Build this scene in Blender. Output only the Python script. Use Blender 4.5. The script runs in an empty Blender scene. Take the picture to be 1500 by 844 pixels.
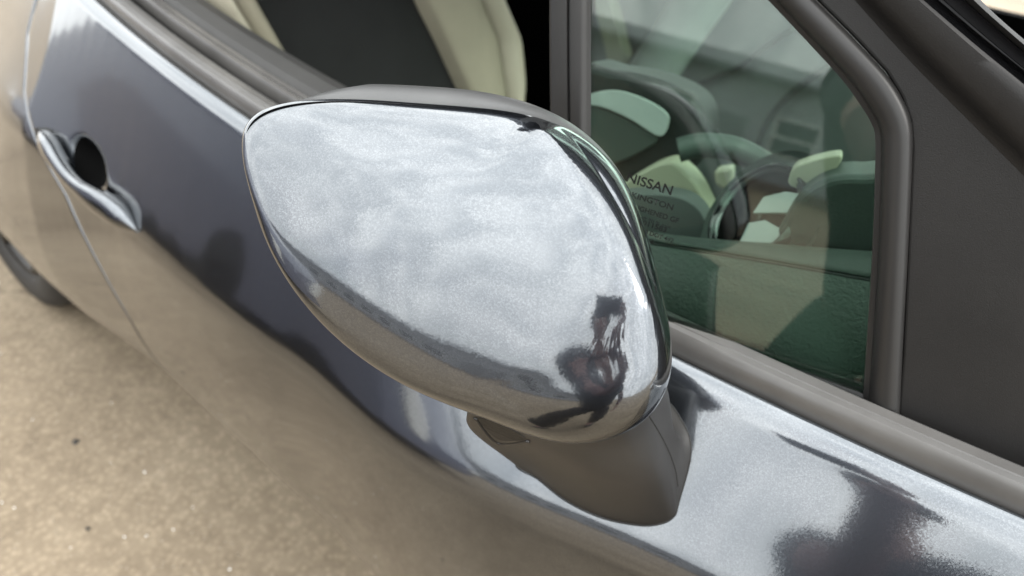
import bpy, bmesh, math, random
import numpy as np
from mathutils import Vector, Matrix

random.seed(7)
RNG = np.random.default_rng(7)
scene = bpy.context.scene
col = scene.collection
rad = math.radians

# ------------------------------------------------------------------ camera
CAM = np.array([.172, -.352, 1.257])
FPX = 1023.0                      # focal length in photo pixels (1500 wide)
YAW, PITCH, ROLL = rad(35.8), rad(35.6), rad(-7.6)
_d = np.array([-math.sin(YAW)*math.cos(PITCH), math.cos(YAW)*math.cos(PITCH), -math.sin(PITCH)])
_r = np.array([math.cos(YAW), math.sin(YAW), 0.])
_u = np.cross(_r, _d)
RT = math.cos(ROLL)*_r - math.sin(ROLL)*_u
UP = math.sin(ROLL)*_r + math.cos(ROLL)*_u
DR = _d
cd = bpy.data.cameras.new('camera')
cam = bpy.data.objects.new('camera', cd)
col.objects.link(cam)
cd.sensor_width = 36
cd.lens = 36*FPX/1500
cd.clip_start = .01
cd.clip_end = 3000
M = Matrix(((RT[0], UP[0], -DR[0], CAM[0]), (RT[1], UP[1], -DR[1], CAM[1]), (RT[2], UP[2], -DR[2], CAM[2]), (0, 0, 0, 1)))
cam.matrix_world = M
cd.dof.use_dof = True
cd.dof.focus_distance = .40
cd.dof.aperture_fstop = 6.0
scene.camera = cam

# ------------------------------------------------------------------ sky, sun, exposure
SUN_EL, SUN_AZ = rad(40), rad(96)      # azimuth measured from -y (street side) towards +x
w = bpy.data.worlds.new('World')
scene.world = w
w.use_nodes = True
nt = w.node_tree
nt.nodes.clear()
def N(t, tree=None, **kw):
    n = (tree or nt).nodes.new(t)
    for k, v in kw.items():
        setattr(n, k, v)
    return n
sky = N('ShaderNodeTexSky', sky_type='NISHITA')
sky.sun_disc = False
sky.sun_elevation = SUN_EL
sky.sun_rotation = math.pi - SUN_AZ
sky.air_density = 1.0
sky.dust_density = 2.0
tc = N('ShaderNodeTexCoord')
sep = N('ShaderNodeSeparateXYZ')
nt.links.new(tc.outputs['Generated'], sep.inputs[0])
zc = N('ShaderNodeMath', operation='ADD'); zc.inputs[1].default_value = .45
zm = N('ShaderNodeMath', operation='MAXIMUM'); zm.inputs[1].default_value = .0
nt.links.new(sep.outputs['Z'], zm.inputs[0]); nt.links.new(zm.outputs[0], zc.inputs[0])
dx = N('ShaderNodeMath', operation='DIVIDE'); dy = N('ShaderNodeMath', operation='DIVIDE')
nt.links.new(sep.outputs['X'], dx.inputs[0]); nt.links.new(zc.outputs[0], dx.inputs[1])
nt.links.new(sep.outputs['Y'], dy.inputs[0]); nt.links.new(zc.outputs[0], dy.inputs[1])
cmb = N('ShaderNodeCombineXYZ')
nt.links.new(dx.outputs[0], cmb.inputs[0]); nt.links.new(dy.outputs[0], cmb.inputs[1])
n1 = N('ShaderNodeTexNoise'); n1.inputs['Scale'].default_value = 4.6; n1.inputs['Detail'].default_value = 4; n1.inputs['Roughness'].default_value = .5
n1.inputs['Distortion'].default_value = .7
stc = N('ShaderNodeVectorMath', operation='MULTIPLY'); stc.inputs[1].default_value = (2.2, .9, 1)
nt.links.new(tc.outputs['Generated'], stc.inputs[0]); nt.links.new(stc.outputs[0], n1.inputs['Vector'])
r1 = N('ShaderNodeValToRGB')
r1.color_ramp.elements[0].position = .40; r1.color_ramp.elements[0].color = (8.9, 9.25, 9.35, 1)
r1.color_ramp.elements[1].position = .62; r1.color_ramp.elements[1].color = (13.0, 13.2, 13.1, 1)
nt.links.new(n1.outputs['Fac'], r1.inputs[0])
n2 = N('ShaderNodeTexNoise'); n2.inputs['Scale'].default_value = 2.1; n2.inputs['Detail'].default_value = 4
nt.links.new(tc.outputs['Generated'], n2.inputs['Vector'])
r2 = N('ShaderNodeValToRGB')
r2.color_ramp.elements[0].position = .30; r2.color_ramp.elements[0].color = (.72, .72, .72, 1)
r2.color_ramp.elements[1].position = .44; r2.color_ramp.elements[1].color = (1, 1, 1, 1)
nt.links.new(n2.outputs['Fac'], r2.inputs[0])
mx = N('ShaderNodeMix', data_type='RGBA')
nt.links.new(r2.outputs[0], mx.inputs['Factor'])
nt.links.new(sky.outputs[0], mx.inputs[6]); nt.links.new(r1.outputs[0], mx.inputs[7])
ga = N('ShaderNodeMath', operation='MULTIPLY_ADD'); ga.inputs[1].default_value = .42; ga.inputs[2].default_value = .60
nt.links.new(zm.outputs[0], ga.inputs[0])                  # overcast sky: brighter overhead than at the horizon
gm = N('ShaderNodeMix', data_type='RGBA', blend_type='MULTIPLY'); gm.inputs['Factor'].default_value = 1
nt.links.new(mx.outputs[2], gm.inputs[6]); nt.links.new(ga.outputs[0], gm.inputs[7])
bg = N('ShaderNodeBackground'); bg.inputs['Strength'].default_value = .15
nt.links.new(gm.outputs[2], bg.inputs['Color'])
wo = N('ShaderNodeOutputWorld')
nt.links.new(bg.outputs[0], wo.inputs['Surface'])

sl = bpy.data.lights.new('sun', 'SUN')
sl.energy = .9
sl.angle = rad(25)
sl.color = (1, .96, .9)
so = bpy.data.objects.new('sun', sl)
col.objects.link(so)
sd = Vector((math.sin(SUN_AZ)*math.cos(SUN_EL), -math.cos(SUN_AZ)*math.cos(SUN_EL), math.sin(SUN_EL)))
so.rotation_euler = sd.to_track_quat('Z', 'Y').to_euler()

vs = scene.view_settings
vs.view_transform = 'Standard'
vs.look = 'None'
vs.exposure = 1.78
vs.gamma = 1
vs.use_curve_mapping = False

# ------------------------------------------------------------------ helpers
def ray(px, py):
    v = RT*(px-750)/FPX - UP*(py-422)/FPX + DR
    return v/np.linalg.norm(v)
def on_plane(px, py, n, p0):
    n = np.asarray(n, float); v = ray(px, py)
    return CAM + v*(n@(np.asarray(p0, float)-CAM))/(n@v)

def mesh_obj(name, verts, faces, mat, parent=None, smooth=True):
    me = bpy.data.meshes.new(name)
    me.from_pydata([tuple(map(float, v)) for v in verts], [], [tuple(int(i) for i in f) for f in faces])
    me.update()
    if smooth:
        me.polygons.foreach_set('use_smooth', [True]*len(me.polygons))
    o = bpy.data.objects.new(name, me)
    col.objects.link(o)
    if mat: me.materials.append(mat)
    if parent: o.parent = parent
    return o
def bm_obj(name, bm, mat, parent=None, smooth=True):
    bmesh.ops.recalc_face_normals(bm, faces=bm.faces[:])
    me = bpy.data.meshes.new(name)
    bm.to_mesh(me); bm.free()
    if smooth:
        me.polygons.foreach_set('use_smooth', [True]*len(me.polygons))
    o = bpy.data.objects.new(name, me)
    col.objects.link(o)
    if mat: me.materials.append(mat)
    if parent: o.parent = parent
    return o
def grid_faces(nu, nv, closed_u=False, off=0):
    f = []
    for i in range(nu if closed_u else nu-1):
        for j in range(nv-1):
            a = i*nv+j; b = ((i+1) % nu)*nv+j
            f.append((off+a, off+b, off+b+1, off+a+1))
    return f
def grid_obj(name, G, mat, parent=None, closed_u=False, flip=False):
    G = np.asarray(G); nu, nv = G.shape[:2]
    f = grid_faces(nu, nv, closed_u)
    if flip: f = [t[::-1] for t in f]
    return mesh_obj(name, G.reshape(-1, 3), f, mat, parent)
def catmull(pts, n):
    P = np.asarray(pts, float)
    P = np.vstack([2*P[0]-P[1], P, 2*P[-1]-P[-2]])
    out = []
    m = len(P)-3
    for k in range(n):
        t = k/(n-1)*m; i = min(int(t), m-1); s = t-i
        a, b, c, d = P[i], P[i+1], P[i+2], P[i+3]
        out.append(.5*((2*b)+(-a+c)*s+(2*a-5*b+4*c-d)*s*s+(-a+3*b-3*c+d)*s**3))
    return np.array(out)
def catmull_closed(pts, n):
    P = np.asarray(pts, float); m = len(P); out = []
    for k in range(n):
        t = k/n*m; i = int(t); s = t-i
        a, b, c, d = P[(i-1) % m], P[i % m], P[(i+1) % m], P[(i+2) % m]
        out.append(.5*((2*b)+(-a+c)*s+(2*a-5*b+4*c-d)*s*s+(-a+3*b-3*c+d)*s**3))
    return np.array(out)
def sweep(name, path, prof, mat, parent=None, up=(0, 0, 1), closed_prof=True, caps=True):
    """sweep a 2-D profile (a,b) along a path; a runs outward (side), b along up."""
    path = np.asarray(path, float); prof = np.asarray(prof, float)
    T = np.gradient(path, axis=0); T /= np.linalg.norm(T, axis=1, keepdims=True)
    up = np.asarray(up, float)
    G = []
    for p, t in zip(path, T):
        s = np.cross(t, up); s /= np.linalg.norm(s)
        u2 = np.cross(s, t)
        G.append([p+s*a+u2*b for a, b in prof])
    G = np.array(G); nu, nv = G.shape[:2]
    faces = []
    for i in range(nu-1):
        for j in range(nv if closed_prof else nv-1):
            k = (j+1) % nv
            faces.append((i*nv+j, i*nv+k, (i+1)*nv+k, (i+1)*nv+j))
    if caps and closed_prof:
        faces.append(tuple(range(nv))[::-1]); faces.append(tuple((nu-1)*nv+j for j in range(nv)))
    o = mesh_obj(name, G.reshape(-1, 3), faces, mat, parent)
    return o
def add_bevel(o, w_, seg=2, ang=35):
    m = o.modifiers.new('bevel', 'BEVEL'); m.width = w_; m.segments = seg; m.limit_method = 'ANGLE'; m.angle_limit = rad(ang)
    m.harden_normals = False
    return o
def auto_smooth(o, ang=35):
    me = o.data
    bm = bmesh.new(); bm.from_mesh(me)
    for e in bm.edges:
        if len(e.link_faces) == 2 and e.calc_face_angle(0) > rad(ang): e.smooth = False
    bm.to_mesh(me); bm.free()
    return o
def box(name, lo, hi, mat, parent=None, bev=0):
    lo = np.array(lo, float); hi = np.array(hi, float)
    v = [(lo[0] if i & 1 == 0 else hi[0], lo[1] if i & 2 == 0 else hi[1], lo[2] if i & 4 == 0 else hi[2]) for i in range(8)]
    f = [(0, 2, 3, 1), (4, 5, 7, 6), (0, 1, 5, 4), (2, 6, 7, 3), (0, 4, 6, 2), (1, 3, 7, 5)]
    o = mesh_obj(name, v, f, mat, parent, smooth=False)
    if bev: add_bevel(o, bev)
    return o
def plate(name, outline, n, thick, mat, parent=None, bev=0, smooth=False):
    """closed outline (3-D points, about planar) extruded by thick along -n"""
    n = np.asarray(n, float)/np.linalg.norm(n)
    P = np.asarray(outline, float); m = len(P)
    bm = bmesh.new()
    a = [bm.verts.new(p) for p in P]; b = [bm.verts.new(p-n*thick) for p in P]
    bm.faces.new(a); bm.faces.new(b[::-1])
    for i in range(m):
        j = (i+1) % m
        bm.faces.new((a[i], b[i], b[j], a[j]))
    o = bm_obj(name, bm, mat, parent, smooth)
    if bev: add_bevel(o, bev, 3)
    return o
def tube(name, path, radii, mat, parent=None, seg=14):
    path = np.asarray(path, float)
    radii = np.broadcast_to(np.asarray(radii, float), (len(path),))
    T = np.gradient(path, axis=0); T /= np.linalg.norm(T, axis=1, keepdims=True)
    ref = np.array([0, 0, 1.]) if abs(T[0][2]) < .9 else np.array([1., 0, 0])
    G = []
    for p, t, r in zip(path, T, radii):
        s = np.cross(t, ref); s /= np.linalg.norm(s); u2 = np.cross(s, t)
        G.append([p+r*(math.cos(k*2*math.pi/seg)*s+math.sin(k*2*math.pi/seg)*u2) for k in range(seg)])
    G = np.array(G); nu = len(G); faces = []
    for i in range(nu-1):
        for j in range(seg):
            k = (j+1) % seg
            faces.append((i*seg+j, i*seg+k, (i+1)*seg+k, (i+1)*seg+j))
    faces.append(tuple(range(seg))[::-1]); faces.append(tuple((nu-1)*seg+j for j in range(seg)))
    return mesh_obj(name, G.reshape(-1, 3), faces, mat, parent)
def tag(o, label=None, cat=None, group=None, kind=None):
    if label: o['label'] = label
    if cat: o['category'] = cat
    if group: o['group'] = group
    if kind: o['kind'] = kind
    return o
def empty(name, loc=(0, 0, 0)):
    o = bpy.data.objects.new(name, None); col.objects.link(o); o.location = loc
    return o

# ------------------------------------------------------------------ materials
def new_mat(name):
    m = bpy.data.materials.new(name); m.use_nodes = True
    t = m.node_tree; b = t.nodes['Principled BSDF']
    return m, t, b
def L(t, a, b): t.links.new(a, b)
def noise(t, scale, detail=4, rough=.5, vec=None):
    n = t.nodes.new('ShaderNodeTexNoise'); n.inputs['Scale'].default_value = scale; n.inputs['Detail'].default_value = detail
    n.inputs['Roughness'].default_value = rough
    if vec is not None: L(t, vec, n.inputs['Vector'])
    return n
def ramp(t, fac, stops):
    r = t.nodes.new('ShaderNodeValToRGB')
    while len(r.color_ramp.elements) < len(stops): r.color_ramp.elements.new(.5)
    for e, (p, c) in zip(r.color_ramp.elements, stops):
        e.position = p; e.color = (*c, 1) if len(c) == 3 else c
    L(t, fac, r.inputs[0])
    return r
def obj_coord(t):
    c = t.nodes.new('ShaderNodeTexCoord'); return c.outputs['Object']
def bump(t, b, h, strength, dist, coat=False):
    n = t.nodes.new('ShaderNodeBump'); n.inputs['Strength'].default_value = strength; n.inputs['Distance'].default_value = dist
    L(t, h, n.inputs['Height']); L(t, n.outputs[0], b.inputs['Coat Normal' if coat else 'Normal'])
    return n
def plain(name, c, rough=.5, spec=.5, bscale=0, bstr=.2, bdist=.001, var=0, metallic=0, coat=0):
    m, t, b = new_mat(name)
    b.inputs['Base Color'].default_value = (*c, 1); b.inputs['Roughness'].default_value = rough
    b.inputs['Specular IOR Level'].default_value = spec; b.inputs['Metallic'].default_value = metallic
    b.inputs['Coat Weight'].default_value = coat; b.inputs['Coat Roughness'].default_value = .03
    v = obj_coord(t)
    if bscale:
        n = noise(t, bscale, 3, .6, v); bump(t, b, n.outputs['Fac'], bstr, bdist)
    if var:
        n = noise(t, 9, 5, .6, v)
        lo = tuple(x*(1-var) for x in c); hi = tuple(min(1, x*(1+var)) for x in c)
        r = ramp(t, n.outputs['Fac'], [(.3, lo), (.7, hi)]); L(t, r.outputs[0], b.inputs['Base Color'])
        n3 = noise(t, 23, 4, .6, v)
        mr = t.nodes.new('ShaderNodeMapRange'); L(t, n3.outputs['Fac'], mr.inputs[0])
        mr.inputs[3].default_value = max(0, rough-.09); mr.inputs[4].default_value = min(1, rough+.09)
        L(t, mr.outputs[0], b.inputs['Roughness'])
    return m

def make_paint():
    m, t, b = new_mat('gunmetal_paint')
    v = obj_coord(t)
    vo = t.nodes.new('ShaderNodeTexVoronoi'); vo.inputs['Scale'].default_value = 1500; L(t, v, vo.inputs['Vector'])
    sp = t.nodes.new('ShaderNodeSeparateColor'); L(t, vo.outputs['Color'], sp.inputs[0])
    r = ramp(t, sp.outputs[0], [(0, (.090, .096, .100)), (.6, (.109, .116, .121)), (1, (.139, .147, .153))])
    L(t, r.outputs[0], b.inputs['Base Color'])
    b.inputs['Metallic'].default_value = 1
    b.inputs['Roughness'].default_value = .085
    b.inputs['Coat Weight'].default_value = 1
    b.inputs['Coat Roughness'].default_value = .015
    b.inputs['Coat IOR'].default_value = 1.5
    # flakes tilt the base layer a little, the clear coat stays smooth with faint orange peel
    vm = t.nodes.new('ShaderNodeVectorMath'); vm.operation = 'SUBTRACT'; L(t, vo.outputs['Color'], vm.inputs[0]); vm.inputs[1].default_value = (.5, .5, .5)
    sc = t.nodes.new('ShaderNodeVectorMath'); sc.operation = 'SCALE'; L(t, vm.outputs[0], sc.inputs[0]); sc.inputs['Scale'].default_value = .018
    ge = t.nodes.new('ShaderNodeNewGeometry')
    ad = t.nodes.new('ShaderNodeVectorMath'); ad.operation = 'ADD'; L(t, ge.outputs['Normal'], ad.inputs[0]); L(t, sc.outputs[0], ad.inputs[1])
    nm = t.nodes.new('ShaderNodeVectorMath'); nm.operation = 'NORMALIZE'; L(t, ad.outputs[0], nm.inputs[0])
    L(t, nm.outputs[0], b.inputs['Normal'])
    op = noise(t, 320, 2, .5, v); bump(t, b, op.outputs['Fac'], .03, .0006, coat=True)
    # deeper flake layer: broad sheen of the grey pigment
    b2 = t.nodes.new('ShaderNodeBsdfPrincipled'); b2.inputs['Metallic'].default_value = 1; b2.inputs['Roughness'].default_value = .30
    b2.inputs['Base Color'].default_value = (.090, .099, .118, 1)
    L(t, nm.outputs[0], b2.inputs['Normal'])
    mxs = t.nodes.new('ShaderNodeMixShader'); mxs.inputs[0].default_value = .30
    L(t, b.outputs[0], mxs.inputs[1]); L(t, b2.outputs[0], mxs.inputs[2]); L(t, mxs.outputs[0], t.nodes['Material Output'].inputs[0])
    return m
PAINT = make_paint()
def make_satin(name, c, rough, grain=900, gs=.15, spec=.5):
    m, t, b = new_mat(name)
    v = obj_coord(t)
    n = noise(t, 14, 5, .6, v)
    r = ramp(t, n.outputs['Fac'], [(.35, tuple(x*.85 for x in c)), (.65, tuple(x*1.15 for x in c))]); L(t, r.outputs[0], b.inputs['Base Color'])
    sp = noise(t, 260, 2, .7, v)                      # scattered dust specks
    r2 = ramp(t, sp.outputs['Fac'], [(.79, (0, 0, 0)), (.83, (1, 1, 1))])
    mix = t.nodes.new('ShaderNodeMix'); mix.data_type = 'RGBA'
    L(t, r2.outputs[0], mix.inputs['Factor']); L(t, r.outputs[0], mix.inputs[6]); mix.inputs[7].default_value = (.25, .23, .2, 1)
    L(t, mix.outputs[2], b.inputs['Base Color'])
    b.inputs['Roughness'].default_value = rough
    b.inputs['Specular IOR Level'].default_value = spec
    g = noise(t, grain, 2, .6, v); bump(t, b, g.outputs['Fac'], gs, .0006)
    return m
FRAME = make_satin('dark_window_frame', (.011, .0105, .0102), .40, 1500, .05, .33)
TRIM = make_satin('satin_trim', (.064, .061, .058), .29, 1500, .05)
PANEL = make_satin('grained_black_panel', (.0075, .0070, .0068), .48, 1300, .22, .25)
ARM = make_satin('matte_arm_plastic', (.012, .0108, .0098), .40, 1800, .10)
BEZEL = make_satin('matte_bezel_plastic', (.036, .036, .036), .42, 1500, .12)
RUBBER = plain('rubber', (.012, .012, .012), .55, .35)
GLOSS = plain('gloss_black', (.01, .01, .011), .06, .6)
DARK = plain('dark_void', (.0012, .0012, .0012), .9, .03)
CREAM = plain('cream_leather', (.27, .25, .192), .55, .3, 700, .35, .0008, .06)
CREAM_CLOTH = plain('cream_perforated_cloth', (.22, .2, .15), .8, .2, 500, .6, .001, .08)
BLACKCLOTH = plain('black_seat_cloth', (.013, .013, .013), .85, .2, 600, .5, .001, .1)
LEATHER = plain('dark_grained_leather', (.040, .052, .045), .5, .4, 330, .9, .0014, .1)
LEATHER2 = plain('dark_soft_dash_plastic', (.032, .040, .036), .55, .4, 420, .4, .001, .1)
CHROME = plain('chrome', (.75, .76, .78), .12, .5, metallic=1)
MIRROR = plain('mirror_glass_silver', (.82, .85, .86), .01, .5, metallic=1)
ALLOY = plain('alloy_wheel_metal', (.045, .044, .043), .4, .5, metallic=1)
TYRE = plain('tyre_rubber', (.028, .026, .024), .7, .3, 60, .3, .003, .2)
PRINT = plain('black_glass_print', (.004, .004, .004), .6, .2)
def make_glass(name, tint, ior, rough=0.0):
    m = bpy.data.materials.new(name); m.use_nodes = True; t = m.node_tree; t.nodes.clear()
    tr = t.nodes.new('ShaderNodeBsdfTransparent'); tr.inputs[0].default_value = (*tint, 1)
    gl = t.nodes.new('ShaderNodeBsdfGlossy'); gl.inputs['Roughness'].default_value = rough; gl.inputs[0].default_value = (1, 1, 1, 1)
    lw = t.nodes.new('ShaderNodeFresnel'); lw.inputs[0].default_value = ior
    mx = t.nodes.new('ShaderNodeMixShader'); o = t.nodes.new('ShaderNodeOutputMaterial')
    L(t, lw.outputs[0], mx.inputs[0]); L(t, tr.outputs[0], mx.inputs[1]); L(t, gl.outputs[0], mx.inputs[2]); L(t, mx.outputs[0], o.inputs[0])
    return m
GLASS = make_glass('tinted_side_glass', (.74, .86, .79), 1.55)
SCREEN = make_glass('windscreen_glass', (.86, .93, .89), 1.5)

def make_ground():
    m, t, b = new_mat('tan_tarmac')
    v = obj_coord(t)
    big = noise(t, 1.3, 5, .6, v); mid = noise(t, 22, 6, .7, v); fine = noise(t, 160, 4, .7, v)
    a = t.nodes.new('ShaderNodeMath'); a.operation = 'MULTIPLY_ADD'; a.inputs[1].default_value = .45
    L(t, big.outputs['Fac'], a.inputs[0])
    a2 = t.nodes.new('ShaderNodeMath'); a2.operation = 'MULTIPLY'; a2.inputs[1].default_value = .30; L(t, mid.outputs['Fac'], a2.inputs[0]); L(t, a2.outputs[0], a.inputs[2])
    a3 = t.nodes.new('ShaderNodeMath'); a3.operation = 'MULTIPLY_ADD'; a3.inputs[1].default_value = .25; L(t, fine.outputs['Fac'], a3.inputs[0]); L(t, a.outputs[0], a3.inputs[2])
    r = ramp(t, a3.outputs[0], [(.38, (.160, .122, .080)), (.5, (.245, .194, .133)), (.62, (.330, .270, .192))])
    vo = t.nodes.new('ShaderNodeTexVoronoi'); vo.inputs['Scale'].default_value = 75; L(t, v, vo.inputs['Vector'])
    st = ramp(t, vo.outputs['Distance'], [(.0, (1.1, 1.1, 1.1)), (.55, (.62, .60, .58))])
    mu = t.nodes.new('ShaderNodeMix'); mu.data_type = 'RGBA'; mu.blend_type = 'MULTIPLY'; mu.inputs['Factor'].default_value = .75
    L(t, r.outputs[0], mu.inputs[6]); L(t, st.outputs[0], mu.inputs[7]); 
    # cracks: thin warped voronoi borders
    wv = t.nodes.new('ShaderNodeVectorMath'); wv.operation = 'MULTIPLY_ADD'
    wn = noise(t, 3.0, 5, .65, v); L(t, wn.outputs['Color'], wv.inputs[0]); wv.inputs[1].default_value = (.5, .5, 0); L(t, v, wv.inputs[2])
    cr = t.nodes.new('ShaderNodeTexVoronoi'); cr.feature = 'DISTANCE_TO_EDGE'; cr.inputs['Scale'].default_value = .45; L(t, wv.outputs[0], cr.inputs['Vector'])
    crr = ramp(t, cr.outputs['Distance'], [(.0012, (.40, .36, .32)), (.004, (1, 1, 1))])
    mu2 = t.nodes.new('ShaderNodeMix'); mu2.data_type = 'RGBA'; mu2.blend_type = 'MULTIPLY'; mu2.inputs['Factor'].default_value = .8
    L(t, mu.outputs[2], mu2.inputs[6]); L(t, crr.outputs[0], mu2.inputs[7]); L(t, mu2.outputs[2], b.inputs['Base Color'])
    b.inputs['Roughness'].default_value = .85
    bump(t, b, a3.outputs[0], .5, .01)
    return m
GROUND = make_ground()

# ------------------------------------------------------------------ ground
gn = 2
mesh_obj('ground', [(-400, -400, 0), (400, -400, 0), (400, 400, 0), (-400, 400, 0)], [(0, 1, 2, 3)], GROUND, smooth=False)
tag(bpy.data.objects['ground'], 'tan gravelly tarmac beside the car', 'ground', kind='structure')

# ------------------------------------------------------------------ the car: shape of its flank
def belt_y(x): return .020 + .115*(x+.35)**2
def belt_z(x): return .923 + .042*x*x
def sill_y(x): return .020 - .004*(x+.35)**2
CREASE_X = [-3, -1.04, -.85, -.633, -.464, -.344, -.222, -.15, -.091, -.035, .002, .068, .117, .25, 1.0]
CREASE_Z = [.85, .762, .751, .743, .741, .742, .751, .763, .775, .788, .797, .807, .815, .820, .82]
def smoothstep(a, b, x):
    t = np.clip((x-a)/(b-a), 0, 1); return t*t*(3-2*t)
XS = np.linspace(-2.9, 1.0, 391)
ZS = np.linspace(.26, .96, 281)
_cz = np.interp(XS, CREASE_X, CREASE_Z)
_k = np.hanning(23); _k /= _k.sum()
_cz = np.convolve(np.pad(_cz, 11, mode='edge'), _k, mode='valid')
def tilt_field():
    T = np.zeros((len(XS), len(ZS)))
    for i, x in enumerate(XS):
        zc_ = _cz[i]; f = float(smoothstep(-.35, .02, x)); bz = belt_z(x)
        upper = 20+13.5*f+8*float(smoothstep(.70, 1.15, -x))
        z = [.26, .34, .355, .37, .39, .42, .46, .54, zc_-.10, zc_-.018, zc_+.018, bz-.06, bz-.010, bz-.003, bz+.05]
        a = [-78, -74, -66, -54, -38, -24, -15, -9, -3, 4, upper, upper+1, upper+2, 48, 75]
        T[i] = np.interp(ZS, z, a)
    return T
TILT = tilt_field()
DZ = ZS[1]-ZS[0]
SK = np.zeros_like(TILT)
for i, x in enumerate(XS):
    g = np.tan(np.radians(np.clip(TILT[i], -80, 78)))
    c = np.concatenate([[0], np.cumsum((g[1:]+g[:-1])/2*DZ)])
    bz = belt_z(x)
    c -= np.interp(bz-.004, ZS, c)
    wgt = smoothstep(.45, .85, ZS)
    SK[i] = c + belt_y(x)*wgt + sill_y(x)*(1-wgt)
def skin(x, z):
    x = np.asarray(x, float); z = np.asarray(z, float)
    fx = np.clip((x-XS[0])/(XS[1]-XS[0]), 0, len(XS)-1.001); fz = np.clip((z-ZS[0])/DZ, 0, len(ZS)-1.001)
    i = fx.astype(int); j = fz.astype(int); a = fx-i; b_ = fz-j
    return (SK[i, j]*(1-a)*(1-b_)+SK[i+1, j]*a*(1-b_)+SK[i, j+1]*(1-a)*b_+SK[i+1, j+1]*a*b_)
def on_skin(px, py):
    v = ray(px, py); t = .2
    for _ in range(6000):
        P = CAM+t*v
        if P[2] < .955 and P[1] > float(skin(P[0], P[2])): return P
        t += .0006
        if t > 3.5: break
    return CAM+t*v

car = empty('car', (0, 0, 0))
tag(car, 'dark grey metallic hatchback with cream seats and a shiny painted door mirror', 'car')

# gap between the doors, read off the photograph onto the flank
gp = [on_skin(*p) for p in [(30, 90), (26, 165), (60, 240), (100, 302), (150, 400), (195, 475), (222, 519), (245, 546)]]
gz = np.array([p[2] for p in gp]); gx = np.array([p[0] for p in gp])
o_ = np.argsort(gz); gz = gz[o_]; gx = gx[o_]
print('gap', list(zip(gx.round(3), gz.round(3))))
gz = np.concatenate([gz, [.96]]); gx = np.concatenate([gx, [gx[-1]-.01]])
def gap_x(z): return np.interp(z, gz, gx)
ZROW = np.concatenate([np.linspace(.285, .42, 28), np.linspace(.43, .68, 34)])
def flank(name, x0f, x1f, nx, mat, dense=None, hole=None):
    """painted panel between x0f(z) and x1f(z), rolled over along its top edge and returned inward along its ends"""
    rows = np.linspace(0, 1, 150)
    G = []
    s = np.linspace(0, 1, nx) if dense is None else dense
    for a in s:
        colr = []
        for r in rows:
            bz0 = belt_z(-.4)
            z = .285 + r*(.9305-.285)
            x = x0f(z)*(1-a)+x1f(z)*a
            z = .285 + r*(belt_z(x)+.003-.285)
            colr.append((x, float(skin(x, z)), z))
        # roll the top edge over and down inside
        x, y, z = colr[-1]
        for (dy_, dz_) in ((.0025, .0008), (.005, .0002), (.007, -.003), (.008, -.02)):
            colr.append((x, y+dy_, z+dz_))
        G.append(colr)
    G = np.array(G)
    # returned ends
    e0 = G[0].copy(); e1 = G[-1].copy()
    def ret(E, sx):
        r1 = E.copy(); r1[:, 0] += sx*.0016; r1[:, 1] += .0016
        r2 = E.copy(); r2[:, 0] += sx*.0020; r2[:, 1] += .018
        return r1, r2
    a1, a2 = ret(e0, -1); b1, b2 = ret(e1, 1)
    G = np.concatenate([a2[None], a1[None], G, b1[None], b2[None]])
    return G
def cut_round(G, cx, cz, r):
    """drop the faces inside a wheel arch and pull the border onto the circle"""
    nu, nv = G.shape[:2]
    V = G.reshape(-1, 3).copy()
    d = np.hypot(V[:, 0]-cx, V[:, 2]-cz)
    ins = d < r
    faces = []
    keep = []
    for f in grid_faces(nu, nv):
        k = sum(ins[i] for i in f)
        if k < 4: faces.append(f)
    used = set(i for f in faces for i in f)
    for i in used:
        if ins[i]:
            s = r/max(d[i], 1e-6)
            V[i, 0] = cx+(V[i, 0]-cx)*s; V[i, 2] = cz+(V[i, 2]-cz)*s
    return V, faces
G = flank('front_door', lambda z: gap_x(z)+.0036, lambda z: .95+0*z, 300, PAINT)
HANDLE_A = on_skin(62, 190); HANDLE_B = on_skin(203, 338)
print('handle', HANDLE_A, HANDLE_B)
HC = on_skin(128, 240)                # cup behind the grip
def dent(G):
    # scooped cup behind the handle grip
    H = np.array([HC[0], HC[2]])
    ax = np.array([HANDLE_B[0]-HANDLE_A[0], HANDLE_B[2]-HANDLE_A[2]]); ax /= np.linalg.norm(ax); ay = np.array([-ax[1], ax[0]])
    q = G[..., [0, 2]]-H
    u_ = q@ax; v_ = q@ay
    e = np.abs(u_/.058)**2+np.abs(v_/.030)**2
    G[..., 1] += .024*np.clip(1-e, 0, 1)**1.3
    return G
G = dent(G)
front_door = grid_obj('front_door', G, PAINT, car)
WX, WZ, WR = -1.70, .30, .30
AX = -2.06
G2 = flank('rear_door', lambda z: -2.85+0*z, lambda z: gap_x(z)-.0036, 260, PAINT)
V, Fc = cut_round(G2, AX, WZ, .375)
rear_door = mesh_obj('rear_door', V, Fc, PAINT, car)
# dark sheet behind the door gap, its near-black colour stands in for shade
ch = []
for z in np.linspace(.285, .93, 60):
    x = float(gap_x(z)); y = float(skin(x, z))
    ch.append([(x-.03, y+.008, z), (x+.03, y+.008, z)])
grid_obj('door_gap_shade', np.array(ch), DARK, car)
sp_ = np.array([(x, float(skin(x, .372))-.0005, .372) for x in np.linspace(-1.66, .9, 160)])
tube('sill_seam', sp_, .0028, RUBBER, car, 8)
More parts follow.
